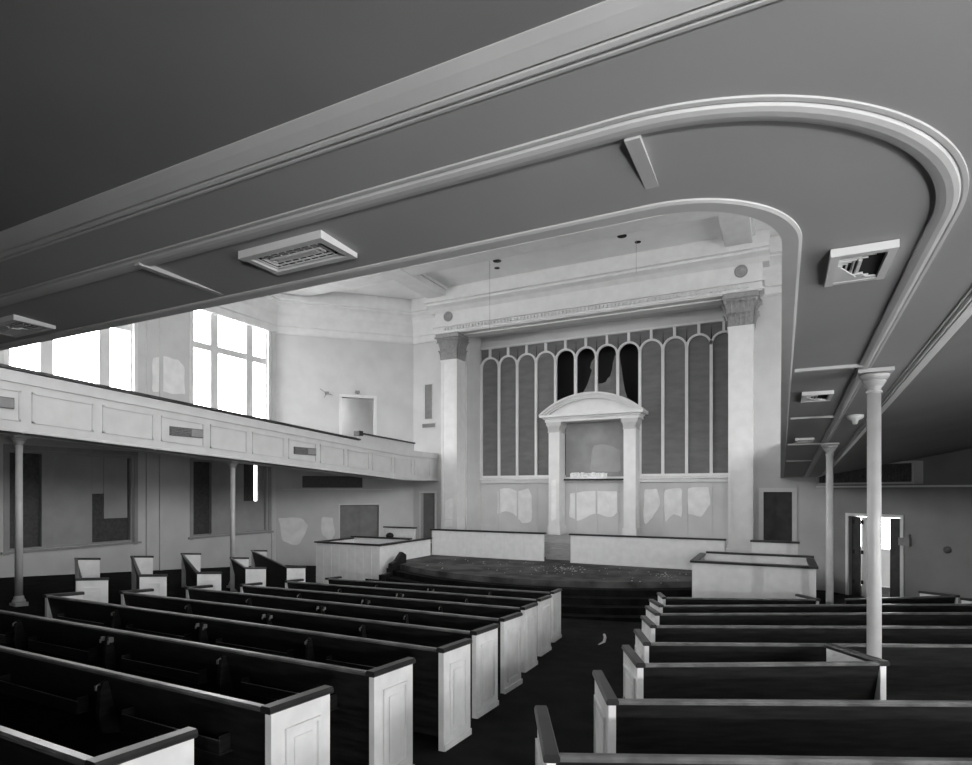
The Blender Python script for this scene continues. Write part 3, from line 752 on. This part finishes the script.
# aedicule
ae = thing('pulpit_surround', 'white classical surround with two fluted-neck pillars and curved pediment before the arched screen', 'surround', (CX0, 22.2, -1.75))
for u0, u1 in ((-8.22, -7.77), (-5.24, -4.79)):
    b = MB(); b.box(u0, u1, 21.9, 22.6, -1.75, 2.36)
    b.box(u0-.04, u1+.04, 21.86, 22.6, -1.75, -1.4)
    if u0 < -6: b.cur = 1; vs = [(x, 21.896, z) for x, z in rough([(-8.11, .4), (-7.89, .47), (-7.89, -1.08), (-8.11, -1.22)], .02)]; b.add(vs, [tuple(range(len(vs)))])
    p = b.build('pillar', [M['trim'], M['patch']], ae)
    b = MB(); b.box(u0-.03, u1+.03, 21.87, 22.6, 2.3, 2.35); b.prism([(u0, 2.35), (u1, 2.35), (u1+.02, 2.5), (u1+.09, 2.6), (u1+.09, 2.7), (u0-.09, 2.7), (u0-.09, 2.6), (u0-.02, 2.5)], 21.84, 22.6, 'y')
    for k in range(7): x = u0+.04+(u1-u0-.08)*k/6; b.box(x-.018, x+.018, 21.82, 21.86, 2.38, 2.56)
    sub(b, 'pillar_capital', M['molding'], p, ae)
b = MB(); b.box(-8.36, -4.64, 21.84, 22.6, 2.7, 2.82); b.box(-8.42, -4.58, 21.78, 22.6, 2.82, 2.88); b.box(-8.54, -4.46, 21.66, 22.6, 2.88, 2.98)
b.build('entablature', M['trim'], ae)
R_ = (2.06**2 + .78**2)/(2*.78); cz = 2.98+.78-R_; am = math.asin(2.06/R_); n_ = 28
def segarc(R, am_): return [(CX0+R*math.sin(-am_+2*am_*k/n_), cz+R*math.cos(-am_+2*am_*k/n_)) for k in range(n_+1)]
b = MB()
def band(Ro, Ri, y0):
    o, i_ = segarc(Ro, am), segarc(Ri, am); i_ = [(x, max(z, 2.95)) for x, z in i_]
    vs = [(x, y, z) for y in (y0, 22.6) for lst in (o, i_) for x, z in lst]; m_ = n_+1; fs = []
    for j in range(n_): fs += [(j, j+1, m_+j+1, m_+j), (m_+j, m_+j+1, 3*m_+j+1, 3*m_+j), (j+1, j, 2*m_+j, 2*m_+j+1), (2*m_+j+1, 2*m_+j, 3*m_+j, 3*m_+j+1)]
    fs += [(0, m_, 3*m_, 2*m_), (n_, m_+n_, 3*m_+n_, 2*m_+n_)]
    b.add(vs, fs)
band(R_, R_-.08, 21.64); band(R_-.08, R_-.15, 21.72); band(R_-.15, R_-.22, 21.8)
b.build('pediment_moulding', M['trim'], ae)
b = MB(); tp = [(x, z) for x, z in segarc(R_-.18, am) if z > 2.97]; b.prism([(tp[-1][0], 2.96)] + tp[::-1] + [(tp[0][0], 2.96)], 21.95, 22.1, 'y'); b.build('tympanum', M['trim'], ae)
b = MB(); b.box(-7.73, -5.27, 22.56, 22.6, .46, 2.7)
b.cur = 1; vs = [(x, 22.555, z) for x, z in rough([(-6.61, 1.75), (-5.9, 1.78), (-5.5, 1.55), (-5.5, .7), (-6.74, .75)], .05)]; b.add(vs, [tuple(range(len(vs)))])
b.build('alcove_back', [M['cloth2'], M['board']], ae)
b = MB(); b.box(-7.73, -5.27, 22.3, 22.56, .40, .46); b.build('alcove_sill', M['darkwood'], ae)
b = MB(); n1, n2 = 24, 4; vs = []
for j in range(n2+1):
    for i in range(n1+1):
        vs.append((-7.5+1.5*i/n1+random.uniform(-.01, .01), 22.33+.1*random.random()*(j > 0)+.03*j, .46+.24*j/n2+random.uniform(-.035, .03)*(j > 0)))
b.add(vs, [(j*(n1+1)+i, j*(n1+1)+i+1, (j+1)*(n1+1)+i+1, (j+1)*(n1+1)+i) for j in range(n2) for i in range(n1)])
m_ = len(vs); b.add([(x, 22.54, z) for x, y, z in vs[-(n1+1):]] + vs[-(n1+1):], [(i, i+1, n1+2+i, n1+1+i) for i in range(n1)])
b.box(-7.45, -6.1, 22.42, 22.52, .46, .58)
tag(b.build('torn_paper', M['paper'], None, (-6.75, 22.4, .46)), 'crumpled bright white strip lying on the sill inside the pulpit surround', 'paper strip')

# ------------------------------------------------------------------ doors and grilles
def casing(b, p, d, s0, s1, z0, z1, w_=.12, t=.04):
    b.obox(p, d, w_, 0, t, z0, z1+w_, s0-w_); b.obox(p, d, w_, 0, t, z0, z1+w_, s1); b.obox(p, d, s1-s0, 0, t, z1, z1+w_, s0)
def doorway(idx, p, d, s0, s1, z0, z1, leaves, w_=.12):
    r = thing('door_%d' % idx, None, None, (p[0]+d[0]*s0, p[1]+d[1]*s0, z0), kind='structure')
    b = MB(); casing(b, p, d, s0, s1, z0, z1, w_); b.build('door_frame', M['trim'], r)
    for (a0, a1, t0, t1, m_) in leaves:
        b = MB(); b.obox(p, d, a1-a0, t0, t1, z0, z1, a0); b.build('door_leaf', M[m_], r)
    if leaves:
        b = MB(); b.obox(p, d, s1-s0+.6, -.9, -.8, z0-.3, z1+.3, s0-.3)
        for q0 in (s0-.3, s1+.2): b.obox(p, d, .1, -.85, -.24, z0-.3, z1+.3, q0)
        b.obox(p, d, s1-s0+.6, -.85, -.24, z1+.2, z1+.3, s0-.3); b.build('dark_passage', M['black'], r)
    return r
D45 = (-1/r2, -1/r2)
doorway(1, dl0, D45, sD(-15.51), sD(-16.45), 1.7, 3.93, [])
b = MB(); b.obox(dl0, D45, 3.4, -2.2, -2.1, 1.5, 4.6, .2); b.obox(dl0, D45, .1, -2.2, -.25, 1.5, 4.6, .9); b.obox(dl0, D45, .1, -1.75, -.25, 1.5, 4.6, 3.4); b.obox(dl0, D45, .1, -2.1, -1.75, 1.5, 2.6, 3.4); b.obox(dl0, D45, 3.4, -2.2, -.25, 4.5, 4.6, .2); b.obox(dl0, D45, 3.4, -2.2, -.25, 1.5, 1.7, .2)
struct(b, 'wall_left_closet', M['wall'])
sA, sB = sD(-15.36), sD(-16.51); sm_ = (sA+sB)/2
r_ = doorway(2, dl0, D45, sA, sB, -3.2, -.61, [(sA, sm_, -.2, -.16, 'greydoor'), (sm_+.01, sB, -.16, -.12, 'greydoor')], .05)
doorway(3, (-11.65, 21.4), (-1, 0), 13.2-11.65, 13.91-11.65, -2.25, -.11, [(1.5, 1.72, -.25, -.2, 'black'), (1.72, 2.3, -.24, -.19, 'greydoor')], .07)
doorway(4, (1.3, 21.4), (-1, 0), 1.3-.35, 1.3+.49, -2.25, -.05, [(.95, 1.79, -.24, -.18, 'darkdoor')], .14)
E45 = (-1/r2, 1/r2); e0, e1 = sE(3.0), sE(1.87)
r_ = doorway(5, dr0, E45, e0, e1, -3.22, -.77, [], .09)
b = MB(); b.obox(dr0, E45, .44, -.22, -.17, -3.2, -.79, e0); b.build('door_leaf', M['darkdoor'], r_)
b = MB(); b.obox(dr0, E45, .26, -.16, -.11, -3.2, -.79, e1-.27); b.build('door_leaf', M['darkdoor'], r_)
b = MB(); b.obox(dr0, E45, .19, -.22, -.17, -3.2, -.79, e1-.47); lf = b.build('door_stile', M['trim'], r_)
for z in (-.95, -1.85, -2.75):
    for a_ in (e1-.31, e1-.07):
        b = MB(); b.obox(dr0, E45, .055, -.11 if a_ > e1-.2 else -.17, -.09 if a_ > e1-.2 else -.14, z-.06, z+.06, a_-.03); sub(b, 'hinge', M['black'], lf, r_)
# room beyond the open door
b = MB(); VT = -3.1; S0, S1 = e0-1.8, e0+4.4
b.obox(dr0, E45, S1-S0, VT, VT+.1, -3.5, -1.98, S0); b.obox(dr0, E45, S1-S0, VT, VT+.1, -.35, .2, S0)
b.obox(dr0, E45, 3.1, VT, VT+.1, -1.98, -.35, S0); b.obox(dr0, E45, .6, VT, VT+.1, -1.98, -.35, S1-.6)
for s_ in (S0-.1, S1): b.obox(dr0, E45, .1, VT, -.25, -3.5, .2, s_)
b.obox(dr0, E45, S1-S0, VT, -.25, .1, .2, S0); b.obox(dr0, E45, S1-S0, VT, -.25, -3.4, -3.24, S0)
struct(b, 'wall_vestibule', M['wall'])
sm_ = (S0+3.1+S1-.6)/2
portal(dr0[0]+E45[0]*sm_-E45[1]*(VT-.03), dr0[1]+E45[1]*sm_+E45[0]*(VT-.03), -1.17, S1-S0-3.7, 1.6, math.radians(135))

def grille(u0, u1, z0, z1, label, vert=True):
    v = 21.4; r = thing('wall_grille', label, 'grille', ((u0+u1)/2, v, z0), 'wall grilles beside the pilasters')
    b = MB()
    for a, c, e, g_ in ((u0, u1, z0, z0+.04), (u0, u1, z1-.04, z1), (u0, u0+.04, z0, z1), (u1-.04, u1, z0, z1)): b.box(a, c, v-.03, v, e, g_)
    b.build('frame', M['wall'], r)
    b = MB(); b.box(u0+.04, u1-.04, v-.01, v, z0+.04, z1-.04)
    x = u0+.06
    while x < u1-.06: b.box(x, x+.012, v-.02, v-.01, z0+.04, z1-.04); x += .04
    b.build('slats', M['grille'], r)
grille(-13.73, -13.3, 3.05, 4.6, 'tall grey wall grille left of the left pilaster')
grille(-13.87, -13.15, 2.67, 2.92, 'small flat grille under the tall left wall grille')
grille(mir(-13.3), mir(-13.73), 3.05, 4.6, 'tall grey wall grille right of the right pilaster')
grille(mir(-13.1), mir(-13.8), 2.67, 2.92, 'small flat grille under the tall right wall grille')

def fan_grille(p, d, s0, s1, z0, z1, sh0, sh1, zs, label):
    m_ = (p[0]+d[0]*(s0+s1)/2, p[1]+d[1]*(s0+s1)/2, z0)
    r = thing('duct_grille', label, 'grille', m_, 'duct grilles with shelf on the diagonal walls')
    b = MB(); b.obox(p, d, s1-s0, 0, .35, z1, z1+.06, s0); b.obox(p, d, .06, 0, .35, z0, z1, s0); b.obox(p, d, .06, 0, .35, z0, z1, s1-.06); b.obox(p, d, s1-s0, 0, .3, z0-.02, z0+.04, s0)
    b.build('frame', M['wall'], r)
    b = MB(); b.obox(p, d, s1-s0-.12, .2, .25, z0, z1, s0+.06)
    k = s0+.1
    while k < s1-.1: b.obox(p, d, .02, .25, .29, z0, z1, k); k += .09
    b.build('slats', M['darkgrille'], r)
    b = MB(); b.obox(p, d, sh1-sh0, 0, .4, zs-.05, zs, sh0); b.build('shelf', M['trim'], r)
fan_grille(dl0, D45, sD(-15.83), sD(-17.62), .08, .6, sD(-15.0), sD(-18.1), .07, 'dark slatted duct grille over a white ledge under the left gallery')
fan_grille(dr0, E45, sE(3.43), sE(1.25), .2, .74, sE(5.0), sE(1.3), .14, 'dark slatted duct grille over a white ledge above the open doorway at right')

# small wall fittings
def onD(p, d, s, t): return (p[0]+d[0]*s-d[1]*t, p[1]+d[1]*s+d[0]*t)
b = MB(); s_ = sE(3.14); b.obox(dr0, E45, .3, 0, .1, -1.52, -1.3, s_-.1); b.obox(dr0, E45, .1, 0, .08, -1.3, -1.2, s_-.08); b.obox(dr0, E45, .02, 0, .02, -3.2, -1.5, s_+.15)
tag(b.build('switch_box', M['grille'], None, (*onD(dr0, E45, s_, 0), -1.4)), 'grey switch box with conduit on the wall right of the open doorway', 'switch box')
b = MB(); s_ = sE(3.87); c_ = onD(dr0, E45, s_, .05)
vs = []; prof = [(.09, 0), (.09, .05), (.06, .08), (.02, .09)]
for R, t in prof:
    for k in range(20):
        a = 2*PI*k/20; q_ = onD(dr0, E45, s_+R*math.cos(a), t); vs.append((q_[0], q_[1], -1.53+R*math.sin(a)))
b.add(vs, [(i*20+k, i*20+(k+1) % 20, (i+1)*20+(k+1) % 20, (i+1)*20+k) for i in range(3) for k in range(20)] + [tuple(60+k for k in range(20))])
tag(b.build('wall_bell', M['darkgrille'], None, (*c_, -1.53)), 'round dark wall bell right of the grey switch box', 'bell')
b = MB(); s_ = sD(-16.9); b.obox(dl0, D45, .16, 0, .08, 4.0, 4.12, s_-.1)
for k in range(4): p_ = onD(dl0, D45, s_, .06); q_ = onD(dl0, D45, s_+.25*math.cos(k*1.7), .15); b.tube([(p_[0], p_[1], 4.05), (q_[0], q_[1], 4.2-.12*k)], .012, 6)
tag(b.build('broken_sconce', M['grille'], None, (*onD(dl0, D45, s_, 0), 4.05)), 'remains of a wall lamp with bent arms left of the upper doorway', 'wall lamp')
b = MB(); s_ = sD(-16.0); b.obox(dl0, D45, .18, 0, .1, 4.12, 4.22, s_-.09); b.obox(dl0, D45, .06, 0, .12, 4.08, 4.14, s_-.03)
tag(b.build('junction_box', M['grille'], None, (*onD(dl0, D45, s_, 0), 4.1)), 'small dark box fixed just above the upper doorway', 'box')
for (u, v, r_, lab) in ((-9.03, 18.85, .15, 'larger black ceiling hole at left above the screen'), (-9.32, 19.45, .1, 'smaller black ceiling hole just below the larger left one'),
                        (-4.55, 18.81, .15, 'larger black ceiling hole at right above the screen'), (-4.19, 19.5, .1, 'smaller black ceiling hole right of the larger right one')):
    b = MB(); b.lathe(u, v, [(r_, 8.19), (r_, 8.205)], 24); tag(b.build('ceiling_hole', M['black'], None, (u, v, 8.2)), lab, 'hole')
for u, v, z0, lab in ((-9.2, 18.6, 5.7, 'thin wire hanging from the ceiling left of the screen centre'), (-4.2, 19.3, 7.1, 'thin wire hanging from the ceiling at right')):
    b = MB(); b.tube([(u, v, z0), (u, v, 8.2)], .006, 6); tag(b.build('hanging_wire', M['grille'], None, (u, v, z0)), lab, 'wire')
b = MB(); z = fz(10.6); b.tube([(-2.86, 10.1, z-.0+.02), (-2.84, 10.4, z+.02), (-2.9, 10.7, z+.03), (-3.0, 11.0, z+.0)], .025, 6)
tag(b.build('litter_strip', M['flake'], None, (-2.9, 10.6, z)), 'curved pale strip of litter on the carpet of the right aisle', 'litter')
b = MB(); b.lathe(-11.85, 16.3, [(.12, -1.585), (.14, -1.53), (.1, -1.46), (.03, -1.43)], 16)
tag(b.build('cap_block', M['darkwood'], None, (-11.85, 16.3, -1.6)), 'small dark lump sitting on the left choir box rail', 'block')

for o in ORIG:
    del o['_o']
